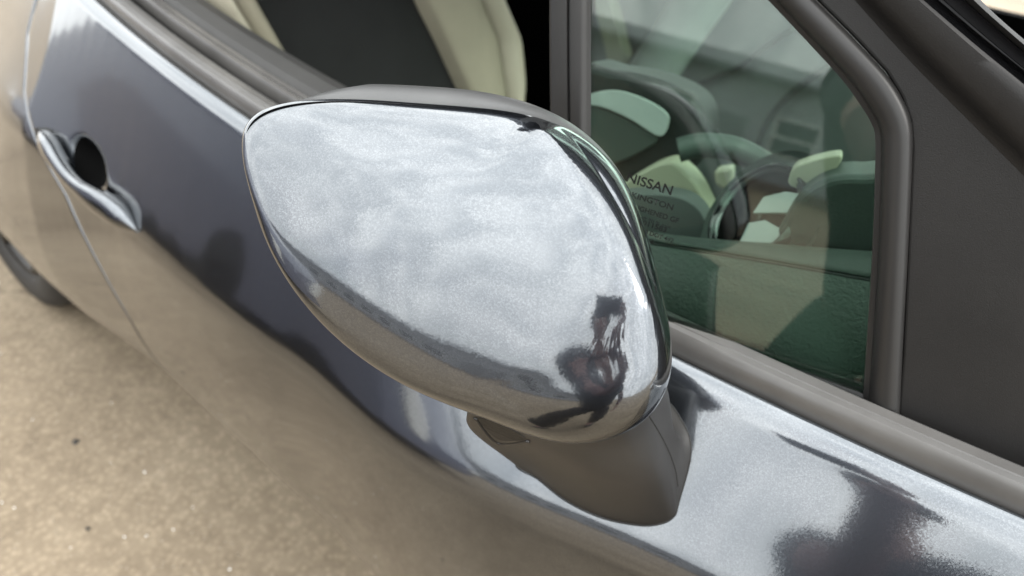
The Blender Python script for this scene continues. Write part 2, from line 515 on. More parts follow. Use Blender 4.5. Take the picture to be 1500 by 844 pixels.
# arch lip, wheel well, floor
th = np.linspace(rad(-5), rad(185), 60)
arch = []
for a in th:
    x = AX+.374*math.cos(a); z = WZ+.374*math.sin(a)
    y = float(skin(x, max(z, .3)))
    if z < .33: y = float(skin(x, .33))
    arch.append([(x, y+.0005, z), (x-.012*math.cos(a), y+.006, z-.012*math.sin(a)), (x-.012*math.cos(a), y+.05, z-.012*math.sin(a)), (x-.004*math.cos(a), y+.42, z-.004*math.sin(a))])
grid_obj('wheel_arch_liner', np.array(arch), RUBBER, car)
box('underbody', (-2.7, .16, .20), (1.6, 1.55, .30), DARK, car)

# rear wheel
wheel = None
def lathe(prof, cx, cy, cz, n=64):
    G = []
    for k in range(n):
        a = k*2*math.pi/n
        G.append([(cx+r*math.cos(a), cy+y, cz+r*math.sin(a)) for r, y in prof])
    return np.array(G)
WY = .040
tp = [(.205, .02), (.212, .006), (.235, -.002), (.265, .0), (.285, .010), (.297, .028), (.30, .05), (.30, .17), (.292, .19), (.22, .20)]
wheel = grid_obj('wheel', lathe(tp, WX, WY, WZ), TYRE, car, closed_u=True)
wheel['label'] = 'rear tyre on the tan ground, out of focus'
bm = bmesh.new()
rim_g = lathe([(.207, .018), (.200, .012), (.192, .02), (.188, .06), (.19, .14)], WX, WY, WZ)
o = grid_obj('rim', rim_g, ALLOY, wheel, closed_u=True)
for k in range(5):
    a = rad(90+72*k)
    c_, s_ = math.cos(a), math.sin(a)
    t_ = np.array([-s_, 0, c_]); r_ = np.array([c_, 0, s_])
    P0 = np.array([WX, WY+.012, WZ])
    outl = [P0+r_*.03+t_*.022, P0+r_*.198+t_*.034, P0+r_*.198-t_*.034, P0+r_*.03-t_*.022]
    plate('spoke', outl, (0, -1, 0), .03, ALLOY, wheel, .006)
hub = grid_obj('hub_cap', lathe([(.001, .002), (.03, .003), (.04, .012), (.045, .05)], WX, WY, WZ, 32), ALLOY, wheel, closed_u=True)
grid_obj('brake_disc', lathe([(.001, .07), (.15, .07), (.15, .085)], WX, WY, WZ, 40), TYRE, wheel, closed_u=True)

# ------------------------------------------------------------------ door handle
hx = np.array(HANDLE_B)-np.array(HANDLE_A); hl = np.linalg.norm(hx); hx /= hl
hn = np.array([0, -1., .22]); hn -= hx*(hn@hx); hn /= np.linalg.norm(hn)
hv = np.cross(hx, hn); hv = hv if hv[2] > 0 else -hv
HPAR = catmull([(.002, .002, .002, 0), (.0125, .008, .011, 0), (.0140, .012, .013, -.001), (.0120, .015, .012, -.004), (.0112, .016, .012, -.006), (.0120, .016, .012, -.005), (.0150, .014, .013, -.002), (.0178, .010, .013, .000), (.0150, .006, .011, .001), (.002, .002, .002, 0)], 49)
HG = []
for k in range(49):
    s = k/48
    base = np.array(HANDLE_A)+hx*hl*s
    wid, out, thk, lift = HPAR[k]
    ring = []
    for j in range(20):
        a = j*2*math.pi/20
        ca, sa = math.cos(a), math.sin(a)
        ring.append(base+hn*(out+thk*np.sign(sa)*abs(sa)**.8)+hv*(lift+wid*np.sign(ca)*abs(ca)**.75))
    HG.append(ring)
HG = np.array(HG)
nu, nv = HG.shape[:2]
fc = [(i*nv+j, i*nv+(j+1) % nv, (i+1)*nv+(j+1) % nv, (i+1)*nv+j) for i in range(nu-1) for j in range(nv)]
fc += [tuple(range(nv)), tuple((nu-1)*nv+j for j in range(nv))[::-1]]
hd = mesh_obj('door_handle', HG.reshape(-1, 3), fc, PAINT, front_door)
hd['label'] = 'curved grey metallic pull handle over a dark cup in the door'
# mounting pads that carry the grip on the door skin
for s in (.06, .86):
    base = np.array(HANDLE_A)+hx*hl*s
    pts = [base+hn*.012+hx*.014*math.cos(a)+hv*.010*math.sin(a) for a in np.linspace(0, 2*math.pi, 16, endpoint=False)]
    plate('handle_mount', pts, hn, .03, RUBBER, front_door)
# dark liner of the cup, following its scoop
_ax = np.array([HANDLE_B[0]-HANDLE_A[0], HANDLE_B[2]-HANDLE_A[2]]); _ax /= np.linalg.norm(_ax); _ay = np.array([-_ax[1], _ax[0]])
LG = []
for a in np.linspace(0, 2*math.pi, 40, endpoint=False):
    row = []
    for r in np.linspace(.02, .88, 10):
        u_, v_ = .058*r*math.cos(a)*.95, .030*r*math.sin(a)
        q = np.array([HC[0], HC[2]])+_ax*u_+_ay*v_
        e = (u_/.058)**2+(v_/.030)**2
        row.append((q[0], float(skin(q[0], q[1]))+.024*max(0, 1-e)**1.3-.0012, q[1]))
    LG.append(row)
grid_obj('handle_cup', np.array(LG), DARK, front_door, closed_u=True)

# ------------------------------------------------------------------ belt moulding and window seals
xs = np.linspace(-1.6, .9, 240)
def belt_path(dy, dz): return np.array([(x, belt_y(x)+dy, belt_z(x)+dz) for x in xs])
def belt_strip(name, prof, mat, parent, x0=-1.6, x1=.9):
    X = xs[(xs >= x0) & (xs <= x1)]
    G = np.array([[(x, belt_y(x)+a, belt_z(x)+b) for a, b in prof] for x in X])
    nu, nv = G.shape[:2]
    f = [(i*nv+j, (i+1)*nv+j, (i+1)*nv+(j+1) % nv, i*nv+(j+1) % nv) for i in range(nu-1) for j in range(nv)]
    f += [tuple(range(nv)), tuple((nu-1)*nv+j for j in range(nv))[::-1]]
    return auto_smooth(mesh_obj(name, G.reshape(-1, 3), f, mat, parent), 30)
belt_strip('belt_moulding', [(.0160, -.012), (.0154, .0020), (.0158, .0110), (.0172, .0168), (.0200, .0200), (.0238, .0212), (.0246, .0204), (.0254, .0214), (.0325, .0230), (.0335, .0225), (.0340, .0), (.0340, -.012)], TRIM, front_door)
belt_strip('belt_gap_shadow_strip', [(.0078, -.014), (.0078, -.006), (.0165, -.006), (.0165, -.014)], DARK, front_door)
belt_strip('outer_window_seal', [(.0345, .019), (.0355, .0205), (.0385, .0195), (.0395, .012), (.038, -.02), (.0342, -.02)], RUBBER, front_door)
belt_strip('inner_window_seal', [(.050, .010), (.0505, .022), (.053, .0265), (.057, .0275), (.060, .0255), (.0605, .0275), (.065, .0285), (.068, .024), (.070, .0)], TRIM, front_door, -1.6, -.10)
ROLL = plain('door_top_grey', (.028, .027, .026), .6, .3, 500, .2, .001, .1)
belt_strip('door_top_roll', [(.069, -.05), (.070, .022), (.078, .031), (.095, .036), (.115, .030), (.125, .0), (.125, -.08)], ROLL, front_door, -1.6, -.10)

# ------------------------------------------------------------------ quarter window: glass plane
GA = on_plane(985, 470, (0, 0, 1), (0, 0, .945)); GB = on_plane(1270, 575, (0, 0, 1), (0, 0, .945))
gh = (GB-GA)/np.linalg.norm(GB-GA)
TUM = rad(11)
gu = np.array([0, math.sin(TUM), math.cos(TUM)])
gnrm = np.cross(gh, gu); gnrm /= np.linalg.norm(gnrm)
if gnrm[1] > 0: gnrm = -gnrm
gu = np.cross(gnrm, gh); gu = gu if gu[2] > 0 else -gu
def on_glass(px, py, off=0): return on_plane(px, py, gnrm, GA+gnrm*off)
glass_px = [(845, -270), (845, 190), (845, 455), (985, 490), (1130, 545), (1280, 600), (1300, 400), (1306, 190), (1260, 115), (1150, -5), (1085, -60), (980, -170), (880, -275)]
quarter = plate('quarter_window', [on_glass(*p) for p in glass_px], gnrm, .004, GLASS, car)
quarter['label'] = 'green tinted fixed quarter glass with black maker print'
# frame round the front edge of the quarter glass: swept rubber-clad profile
inner = [(1272, 590), (1279, 480), (1285, 380), (1289, 280), (1290, 205), (1284, 178), (1268, 150), (1243, 115), (1200, 68), (1150, 15), (1090, -48), (980, -163), (872, -276), (780, -372)]
outer = [(1316, 625), (1322, 500), (1328, 390), (1333, 290), (1336, 215), (1334, 178), (1322, 145), (1298, 108), (1252, 58), (1200, 5), (1145, -50), (1035, -165), (927, -278), (835, -374)]
def band(name, A, B, prof, mat, parent, n=90):
    """strip between two outlines on the glass plane; prof = (fraction across, height above glass)"""
    PA = catmull([on_glass(*p) for p in A], n); PB = catmull([on_glass(*p) for p in B], n)
    G = np.array([[a*(1-f)+b*f+gnrm*h for f, h in prof] for a, b in zip(PA, PB)])
    return auto_smooth(grid_obj(name, G, mat, parent), 40)
band('window_frame', inner, outer, [(-.18, -.006), (-.18, .0022), (-.06, .0030), (.0, .0036), (.06, .0075), (.22, .0105), (.5, .0120), (.8, .0112), (.95, .0090), (1.0, .0060), (1.0, -.010)], FRAME, quarter)
dl = [(806, -330), (808, -180), (808, -60), (808, 60), (809, 160), (811, 300), (812, 470)]
dr_ = [(866, -330), (865, -180), (864, -60), (863, 60), (863, 160), (862, 300), (862, 470)]
band('division_bar', dl, dr_, [(0, -.02), (0, .004), (.04, .0062), (.10, .0070), (.50, .0072), (.535, .0045), (.57, .0045), (.60, .0072), (.80, .0078), (.92, .0066), (1.0, .0030), (1.06, .0008)], FRAME, quarter)
# lower rubber line under the glass
low_i = [(845, 415), (985, 473), (1130, 528), (1275, 580)]
low_o = [(845, 440), (985, 486), (1130, 541), (1275, 594)]
band('lower_glass_seal', low_i, low_o, [(0, -.002), (0, .0012), (.5, .0025), (1, .0012), (1, -.004)], RUBBER, quarter)

# printed maker's marks on the glass
def print_line(txt, px, py, h_px, w_px, bold=False):
    cu = bpy.data.curves.new('glass_print', 'FONT'); cu.body = txt; cu.size = 1
    if bold: cu.offset = .018
    tmp = bpy.data.objects.new('tmp_text', cu); col.objects.link(tmp)
    dg = bpy.context.evaluated_depsgraph_get()
    me = bpy.data.meshes.new_from_object(tmp.evaluated_get(dg))
    bpy.data.objects.remove(tmp)
    xsv = [v.co.x for v in me.vertices]; ysv = [v.co.y for v in me.vertices]
    x0, x1, y0, y1 = min(xsv), max(xsv), min(ysv), max(ysv)
    P0 = on_glass(px, py, .0004)
    D0 = np.linalg.norm(P0-CAM)
    e = on_glass(px+w_px, py+w_px*.40, .0004)
    width = np.linalg.norm(e-P0); height = h_px*D0/FPX*1.08
    for v in me.vertices:
        p = P0+gh*((v.co.x-x0)/(x1-x0)*width)+gu*((v.co.y-y0)/(y1-y0)*height)
        v.co = p
    ob = bpy.data.objects.new('glass_print', me); col.objects.link(ob); ob.parent = quarter
    me.materials.append(PRINT)
    ob['label'] = 'black print on the glass reading ' + txt
for a in [('NISSAN', 917, 266, 13, 64, True), ('PILKINGTON', 908, 284, 8, 75, True), ('TOUGHENED GF', 914, 302, 7, 77, True),
          ('NMHP 70 % min', 922, 316, 4.5, 58, False), ('43R-011583', 918, 322, 7, 56, True), ('AS2 M38 DOT 492', 916, 333, 6, 68, True), ('12', 945, 353, 5, 12, True)]:
    print_line(*a)

# ------------------------------------------------------------------ black sail panel and windscreen pillar
sail_px = [(1330, 640), (1341, 520), (1345, 390), (1349, 290), (1352, 220), (1350, 178), (1338, 140), (1313, 103), (1268, 52), (1214, -2), (1160, -55), (1260, -55), (1330, 30), (1500, 205), (1640, 350), (1640, 760)]
sail = plate('sail_panel', [on_glass(*p, .0035) for p in [(1312, 640), (1322, 520), (1328, 390), (1332, 290), (1335, 220), (1332, 178), (1320, 142), (1298, 106), (1252, 56), (1198, 2), (1140, -55), (1030, -168), (922, -281), (830, -376), (960, -376), (1260, -55), (1330, 15), (1420, 110), (1540, 235), (1640, 340), (1900, 600), (2130, 850), (2130, 930), (1860, 840), (1640, 762)]], gnrm, .012, PANEL, car, .002)
sail['label'] = 'matte black grained triangular panel ahead of the quarter glass'
# pillar cover: a broad raised band with a soft valley on the sail side
ca_ = [(880, -390), (1030, -235), (1180, -80), (1262, 12), (1335, 92), (1420, 178), (1500, 258), (1600, 356), (1660, 416), (1900, 655), (2120, 875)]
cb_ = [(955, -335), (1105, -208), (1255, -80), (1349, 0), (1424, 64), (1500, 126), (1570, 186), (1640, 245), (1700, 300), (1950, 540), (2180, 770)]
pc = band('pillar_cover', ca_, cb_, [(-.02, .002), (.0, .0036), (.10, .0048), (.20, .0085), (.30, .0125), (.45, .0150), (.75, .0165), (.92, .0168), (.985, .0155), (1.0, .0125), (1.0, -.02)], PANEL, car)
pc['label'] = 'matte dark cover strip along the windscreen pillar'
cc_ = [(1030, -342), (1180, -211), (1330, -80), (1395, -12), (1452, 40), (1520, 98), (1580, 150), (1650, 210), (1720, 270), (1980, 500), (2230, 725)]
pg = band('windscreen_gap', cb_, cc_, [(-.05, .0), (0, -.004), (.35, -.006), (.45, .002), (.55, .006), (.75, .007), (.95, .010), (1.0, .012), (1.05, .004)], GLOSS, car)
cd_ = [(1070, -342), (1220, -211), (1370, -80), (1432, 0), (1500, 62), (1560, 110), (1610, 150), (1680, 205), (1750, 262), (2020, 490), (2270, 712)]
band('windscreen_seal', cc_, cd_, [(0, .004), (.1, .012), (.5, .016), (.9, .014), (1, .010), (1, 0)], RUBBER, car)

sfa = [(1268, 602), (1300, 612), (1360, 632), (1430, 656), (1500, 681), (1600, 716)]
sfb = [(1266, 606), (1302, 628), (1360, 648), (1430, 672), (1500, 697), (1600, 732)]
band('sail_foot_strip', sfa, sfb, [(0, .002), (0, .0135), (.12, .0152), (.5, .0158), (.85, .0150), (1.0, .0120), (1.0, -.004)], TRIM, car)
# ------------------------------------------------------------------ door mirror
MQ = [-0.0548, -0.0959, 1.0508, -1.0695, 0.5523, 0.1273, 0.1132, 0.0637, 0.0620, 3.4493, -0.2059, -0.0629, 0.5351, 0.0400, -0.0357, -0.0742, 2.7378, 3.7608, 3.6220, 2.2801, 2.1685, 2.6380, 0.0296, -0.1391, 0.1986, 0.0749, -0.4061, 0.0053, -0.1039, -0.0609, 0.2316, 0.6720, 0.0476, -0.0926, 0.0338, -0.0649, -0.0904]
def periodic(vals, p):
    n = len(vals); c = np.fft.rfft(vals)/n; out = np.full_like(p, c[0].real)
    for k in range(1, len(c)):
        wk = 1 if (n % 2 == 0 and k == n//2) else 2
        out = out+wk*(c[k].real*np.cos(k*p)-c[k].imag*np.sin(k*p))
    return out
mO = np.array(MQ[0:3])
_a, _b, _c = MQ[3], MQ[4], MQ[22]
mn = np.array([math.cos(_a)*math.cos(_b), math.sin(_a)*math.cos(_b), math.sin(_b)])
mw = np.array([0, 0, 1.])-mn*mn[2]; mw /= np.linalg.norm(mw); mu_ = np.cross(mn, mw)
mu_, mw = math.cos(_c)*mu_+math.sin(_c)*mw, math.cos(_c)*mw-math.sin(_c)*mu_
def cap_surf(P, T):
    aR, aL, bT, bB, m_, k1, k2, k3 = MQ[5:13]
    c_, s_ = np.cos(P), np.sin(P)
    ru = np.where(c_ >= 0, aR, aL)*np.sign(c_)*np.abs(c_)**(2/m_)
    rw = np.where(s_ >= 0, bT, bB)*np.sign(s_)*np.abs(s_)**(2/m_)
    ru, rw = ru*(1+k2*rw/.07)+k3*rw, rw*(1+k1*ru/.1)
    e = periodic(np.array(MQ[16:22]), P)
    k = np.abs(np.cos(T))**(2/e); h = np.abs(np.sin(T))**(2/e)
    al = MQ[23:37]; cx = ru*k; cy = rw*k
    dep = MQ[13]*h + h*(al[0]*cx+al[1]*cy+10*(al[2]*cx*cx+al[3]*cy*cy+al[4]*cx*cy)+100*(al[5]*cx**3+al[6]*cx*cx*cy+al[7]*cx*cy*cy+al[8]*cy**3)
                       + 1000*(al[9]*cx**4+al[10]*cx**3*cy+al[11]*cx*cx*cy*cy+al[12]*cx*cy**3+al[13]*cy**4))
    return mO+(cx+MQ[14]*h**1.5)[..., None]*mu_+(cy+MQ[15]*h**1.5)[..., None]*mw+dep[..., None]*mn
PH = np.linspace(0, 2*np.pi, 360, endpoint=False); TT = np.concatenate([np.linspace(0, .12, 10)[:-1], np.linspace(.12, np.pi/2*.995, 130)])
Pm, Tm = np.meshgrid(PH, TT, indexing='ij')
CG = cap_surf(Pm, Tm)
nu, nv = CG.shape[:2]
from mathutils.bvhtree import BVHTree
# pressed crease between the front face and the facet beside the window
_t = BVHTree.FromPolygons([tuple(v) for v in CG.reshape(-1, 3)], grid_faces(nu, nv, True))
cr_px = catmull([(772, 178), (815, 222), (858, 288), (900, 362), (935, 432), (957, 488), (968, 530)], 60)
cr3 = []
for p in cr_px:
    h = _t.ray_cast(Vector(CAM), Vector(ray(*p)))
    if h[0] is not None: cr3.append(np.array(h[0]))
cr3 = np.array(cr3)
du_ = np.roll(CG, -1, 0)-np.roll(CG, 1, 0); dt_ = np.gradient(CG, axis=1)
nn_ = np.cross(du_, dt_); nn_ /= np.linalg.norm(nn_, axis=-1, keepdims=True)+1e-12
if (nn_*(CG-mO)).sum() < 0: nn_ = -nn_
fl = CG.reshape(-1, 3)
d2 = np.linalg.norm(fl[:, None, :]-cr3[None], axis=2)
ix = d2.argmin(1); dist = d2[np.arange(len(fl)), ix]
tg = np.gradient(cr3, axis=0); tg /= np.linalg.norm(tg, axis=1, keepdims=True)
sidev = np.cross(tg[ix], nn_.reshape(-1, 3))
sgn = ((fl-cr3[ix])*sidev).sum(1)
if ((mO+mu_*.05+mn*.05-cr3[30])*np.cross(tg[30], nn_.reshape(-1, 3)[d2[:, 30].argmin()])).sum() < 0: sgn = -sgn
ends = np.minimum(1, np.minimum(ix/6., (len(cr3)-1-ix)/22.)); ends = ends*ends*(3-2*ends)
wdt = np.where(sgn > 0, .055, .014)
disp = .0045*ends*np.clip(1-dist/wdt, 0, 1)**np.where(sgn > 0, 2.0, 1.0)
fl = fl+nn_.reshape(-1, 3)*disp[:, None]
CG = fl.reshape(nu, nv, 3)
fcs = grid_faces(nu, nv, True)
vts = CG.reshape(-1, 3)
ctr = len(vts); vts = np.vstack([vts, CG[:, -1].mean(0)])
fcs += [(i*nv+nv-1, ((i+1) % nu)*nv+nv-1, ctr) for i in range(nu)]
mirror = mesh_obj('door_mirror', vts, fcs, PAINT, car)
mirror['label'] = 'glossy grey metallic mirror cap reflecting clouds and a person'
bmm = bmesh.new(); bmm.from_mesh(mirror.data); bmesh.ops.recalc_face_normals(bmm, faces=bmm.faces[:]); bmm.to_mesh(mirror.data); bmm.free()
RIM = CG[:, 0]
rc = RIM.mean(0)
_uo = (RIM-rc)@mu_; _uo = _uo/np.abs(_uo).max()
LIFT = smoothstep(-.95, .25, _uo)*(1-.75*smoothstep(.55, 1.0, _uo))
def rim_at(scale_u, scale_w, dn, du=0, dw=0):
    q = RIM-rc
    return rc+np.outer(q@mu_, mu_)*scale_u+np.outer(q@mw, mw)*scale_w+mn*dn+mu_*du+np.outer(LIFT, mw)*dw
BZ = np.stack([rim_at(.97, .97, .004), rim_at(.990, .990, -.0005), rim_at(.984, .992, -.003, -.001, .0045), rim_at(.970, .985, -.009, -.003, .0115), rim_at(.95, .970, -.016, -.005, .0160), rim_at(.925, .945, -.021, -.006, .0170), rim_at(.90, .915, -.021, -.006, .0165), rim_at(.89, .900, -.016, -.006, .0160)], 1)
bez = grid_obj('mirror_bezel', BZ, BEZEL, mirror, closed_u=True)
gl_ = rim_at(.895, .905, -.017, -.006, .0160)
plate('mirror_glass', gl_, -mn, .004, MIRROR, mirror)

# arm: lofted from a foot on the door skin up into the cap
foot_px = [(995, 735), (988, 756), (968, 767), (935, 769), (880, 757), (830, 733), (790, 702), (757, 676)]
foot = [on_skin(*p) for p in foot_px]
bx = np.linspace(foot[-1][0]+.012, foot[0][0]-.010, 6)
back = [np.array([x, float(skin(x, min(z_, .915))), min(z_, .915)]) for x, z_ in zip(bx, [.855, .885, .900, .905, .900, .885])]
loop0 = catmull_closed(foot+back, 72)
def loop_at(px, z, back_dy):
    f = [on_plane(*p, (0, 0, 1), (0, 0, z)) for p in px]
    a, b = f[-1], f[0]
    bk = [a*(1-s)+b*s+np.array([0, back_dy*math.sin(math.pi*(.15+.7*s)), 0]) for s in np.linspace(.08, .92, 6)]
    return catmull_closed(f+bk, 72)
mid_px = [(983, 668), (975, 690), (955, 702), (920, 708), (866, 704), (806, 682), (745, 654), (694, 632)]
mid2_px = [(966, 610), (956, 628), (936, 640), (905, 650), (850, 652), (785, 634), (726, 617), (684, 606)]
top_px = [(950, 580), (940, 590), (920, 600), (895, 612), (845, 615), (790, 600), (735, 588), (700, 578)]
l1 = loop_at(mid_px, .905, .045); l2 = loop_at(mid2_px, .945, .05); l3 = loop_at(top_px, .975, .05)
loops = catmull([loop0.ravel(), l1.ravel(), l2.ravel(), l3.ravel()], 28).reshape(28, 72, 3)
arm = grid_obj('mirror_arm', loops.transpose(1, 0, 2), ARM, mirror, closed_u=True)
arm['label'] = 'matte dark plastic arm joining the mirror to the door'
from mathutils.bvhtree import BVHTree
def bvh_of(o): return BVHTree.FromPolygons([tuple(v.co) for v in o.data.vertices], [tuple(p.vertices) for p in o.data.polygons])
arm_tree = bvh_of(arm)
RECESS_SHADE = plain('recess_shade_plastic', (.006, .0055, .005), .5, .3, 400, .3, .001)  # arm plastic darkened to paint the shade of the notch
def on_tree(tree, px, py, lift=.0005):
    v = ray(px, py); h = tree.ray_cast(Vector(CAM), Vector(v))
    return None if h[0] is None else np.array(h[0])-v*lift
def on_tree_line(tree, pts, n=40, lift=.0005):
    q = [on_tree(tree, *p, lift) for p in catmull(pts, n)]
    return np.array([p for p in q if p is not None])
ln = on_tree_line(arm_tree, [(949, 606), (965, 632), (979, 660), (989, 688), (993, 712)], 40, .0)
if len(ln) > 4: tube('arm_cover_line', ln, .0006, RUBBER, mirror, 6)
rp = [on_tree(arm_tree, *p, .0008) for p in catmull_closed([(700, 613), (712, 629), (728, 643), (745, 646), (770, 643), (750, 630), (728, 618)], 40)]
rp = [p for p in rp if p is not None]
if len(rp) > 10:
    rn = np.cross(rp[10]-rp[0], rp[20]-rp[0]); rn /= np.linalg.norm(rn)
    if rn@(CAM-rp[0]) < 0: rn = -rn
    plate('arm_recess_shade', rp, rn, .003, RECESS_SHADE, mirror)  # flat plate, the depth of the notch is only in its dark colour
rl = on_tree_line(arm_tree, [(696, 612), (710, 632), (727, 648), (748, 651), (775, 646)], 30, .0)
if len(rl) > 4: tube('arm_recess_lip', rl, .0013, ARM, mirror, 8)
gas = loop0.copy(); gc = gas.mean(0)
gk = []
for k, s_, dn in ((0, .99, 0), (1, 1.008, 0), (2, 1.016, 0)):
    gk.append(gc+(gas-gc)*s_+np.array([0, -dn, 0]))
G3 = np.stack(gk, 1)
for i in range(len(G3)):
    for k in range(3):
        p = G3[i, k]; p[1] = float(skin(p[0], min(p[2], .925)))-(.0002, .0009, -.002)[k]
grid_obj('arm_gasket', G3, RUBBER, mirror, closed_u=True)

# ------------------------------------------------------------------ cabin
# driver seat: backrest with dark centre and cream bolsters
SN = np.array([math.cos(.35), 0, math.sin(.35)]); SP = np.array([-.78, 0, .95])
def on_seat(px, py, off=0): return on_plane(px, py, SN, SP+SN*off)
sl0 = on_seat(300, 20); sr0 = on_seat(755, 60)
yl, yr = on_seat(330, 40)[1], on_seat(765, 60)[1]
print('seat y', yl, yr)
su = np.array([-SN[2], 0, SN[0]])
def seat_pt(y, h, off): return np.array([SP[0], y, SP[2]])+su*h+SN*off
yc = (yl+yr)/2; hw = (yr-yl)/2
def seat_pad(name, y0f, y1f, bulge, mat, parent, h0=-.45, h1=.36, nh=50, nw=16, base=0.0):
    G = []
    for i in range(nh):
        h = h0+(h1-h0)*i/(nh-1)
        row = []
        y0, y1 = y0f(h), y1f(h)
        for j in range(nw):
            s = j/(nw-1)
            a = math.pi*s
            y = y0+(y1-y0)*s
            row.append(seat_pt(y, h, base+bulge*(math.sin(a)**.6)))
        row = [seat_pt(y0, h, base-.10)]+row+[seat_pt(y1, h, base-.10)]
        G.append(row)
    return grid_obj(name, np.array(G), mat, parent)
def edge_l(k):      # outline of the pads as lines of the photograph
    return lambda h: k
def px_line(pts):
    P = [on_seat(*p) for p in pts]
    hs = [float((p-np.array([SP[0], p[1], SP[2]]))@su) for p in P]; ys = [p[1] for p in P]
    o = np.argsort(hs); hs = np.array(hs)[o]; ys = np.array(ys)[o]
    def f(h):
        if h < hs[0]: return ys[0]+(ys[1]-ys[0])/(hs[1]-hs[0])*(h-hs[0])*.6
        if h > hs[-1]: return ys[-1]+(ys[-1]-ys[-2])/(hs[-1]-hs[-2])*(h-hs[-1])*.3
        return float(np.interp(h, hs, ys))
    return f
e1 = px_line([(303, 0), (335, 60), (365, 120)]); e2 = px_line([(333, 0), (365, 50), (402, 110)]); e3 = px_line([(368, 0), (402, 60), (440, 130)])
e4 = px_line([(620, 0), (650, 60), (686, 140)]); e5 = px_line([(700, 0), (725, 60), (738, 150)]); e6 = px_line([(730, 0), (757, 60), (762, 120), (757, 150)])
seat = seat_pad('driver_seat', lambda h: e3(h)-.03, lambda h: e4(h)+.03, .012, BLACKCLOTH, car, base=-.03, nw=24)
seat['label'] = 'driver seat with a dark centre panel and cream side bolsters'
seat_pad('seat_bolster', e1, e2, .035, CREAM, seat, base=.0)
seat_pad('seat_bolster', e2, e3, .018, CREAM_CLOTH, seat, base=.008)
seat_pad('seat_bolster', e4, e5, .016, CREAM_CLOTH, seat, base=.008)
seat_pad('seat_bolster', e5, e6, .035, CREAM, seat, base=.0)
box('seat_cushion', (-.75, yl-.02, .45), (-.22, yr+.02, .62), BLACKCLOTH, car, .04)

# dark cabin shell: roof lining, far side, rear, floor, near pillar between the doors
roof = [(-2.3, .17, 1.39), (-1.2, .14, 1.43), (-.45, .15, 1.42), (-.22, .19, 1.385), (-.16, .78, 1.40), (-.22, 1.38, 1.385), (-.45, 1.42, 1.42), (-1.2, 1.42, 1.43), (-2.3, 1.40, 1.39)]
plate('roof', roof, (0, 0, 1), .03, PAINT, car)
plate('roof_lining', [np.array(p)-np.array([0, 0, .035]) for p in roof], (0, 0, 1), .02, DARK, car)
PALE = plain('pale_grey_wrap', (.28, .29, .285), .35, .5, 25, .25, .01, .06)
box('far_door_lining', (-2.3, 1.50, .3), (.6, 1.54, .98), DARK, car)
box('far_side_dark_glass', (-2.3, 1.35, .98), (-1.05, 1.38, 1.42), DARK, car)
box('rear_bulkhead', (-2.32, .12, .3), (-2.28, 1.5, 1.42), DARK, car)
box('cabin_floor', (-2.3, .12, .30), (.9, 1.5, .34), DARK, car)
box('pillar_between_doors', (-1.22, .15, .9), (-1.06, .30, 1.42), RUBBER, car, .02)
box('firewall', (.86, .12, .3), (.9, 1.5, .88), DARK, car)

# door card and dash seen through the quarter glass
def on_y(px, py, dy):           # a plane parallel to the glass foot, dy further in
    n = np.array([gh[1], -gh[0], 0]); return on_plane(px, py, n, GA+np.array([0, dy, 0]))
foot_l = [on_y(*p, .020) for p in [(870, 470), (985, 505), (1130, 560), (1290, 620)]]
seam_l = [on_y(*p, .075) for p in [(850, 340), (975, 361), (1130, 386), (1290, 414)]]
top_l = [on_y(*p, .110) for p in [(850, 330), (965, 347), (1110, 360), (1290, 374)]]
fl, sm, tl = catmull(foot_l, 40), catmull(seam_l, 40), catmull(top_l, 40)
G = np.stack([fl*(1-s)+sm*s+np.array([0, -.010*math.sin(math.pi*s), .0]) for s in np.linspace(0, 1, 14)], 1)
card = grid_obj('door_card', G, LEATHER, car)
card['label'] = 'grained dark leather door top seen through the quarter glass'
G = np.stack([sm+np.array([0, .0025, -.003]), sm+np.array([0, .003, .001])]+[sm*(1-s)+tl*s+np.array([0, .0025, .0020+.004*math.sin(math.pi*s)]) for s in np.linspace(0, 1, 8)]+[tl+np.array([0, .01, -.02])], 1)
grid_obj('stitched_top', G, LEATHER2, card)
tube('seam', sm+np.array([0, .0005, 0]), .0011, RUBBER, card, 6)

dash = box('dashboard', (.52, .28, .55), (.85, 1.45, .80), LEATHER2, car, .05)
dash['label'] = 'dark dashboard behind the quarter glass with a round chrome vent'
def disc_frame(px, py, dy, nrm):
    c = on_y(px, py, dy); n = np.array(nrm, float); n /= np.linalg.norm(n)
    a = np.cross(n, (0, 0, 1)); a /= np.linalg.norm(a); b = np.cross(a, n)
    return c, n, a, b
# dash end pod with the vent in it
c, n, a, b = disc_frame(1112, 318, .17, (-.55, -.62, .5))
R0 = .050
GREYTRIM = plain('grey_vent_trim', (.12, .12, .12), .25, .5, metallic=1)
def ring(name, r0, r1, h0, h1, mat, parent, k=48, sq=1.0):
    G = []
    for i in range(k):
        t = i*2*math.pi/k
        d = a*math.cos(t)+b*math.sin(t)*sq
        G.append([c+d*r0+n*h0, c+d*(r0*.7+r1*.3)+n*(h1), c+d*(r0*.3+r1*.7)+n*h1, c+d*r1+n*h0])
    return grid_obj(name, np.array(G), mat, parent, closed_u=True)
ring('vent_ring', R0*.90, R0*1.02, .0, .010, GLOSS, dash)
ring('vent_trim', R0*.86, R0*.90, .0, .007, GREYTRIM, dash)
ring('vent_barrel', R0*.05, R0*.86, .0, .006, DARK, dash)
pod = ring('vent_pod', R0, R0*1.35, .0, -.01, LEATHER2, dash)
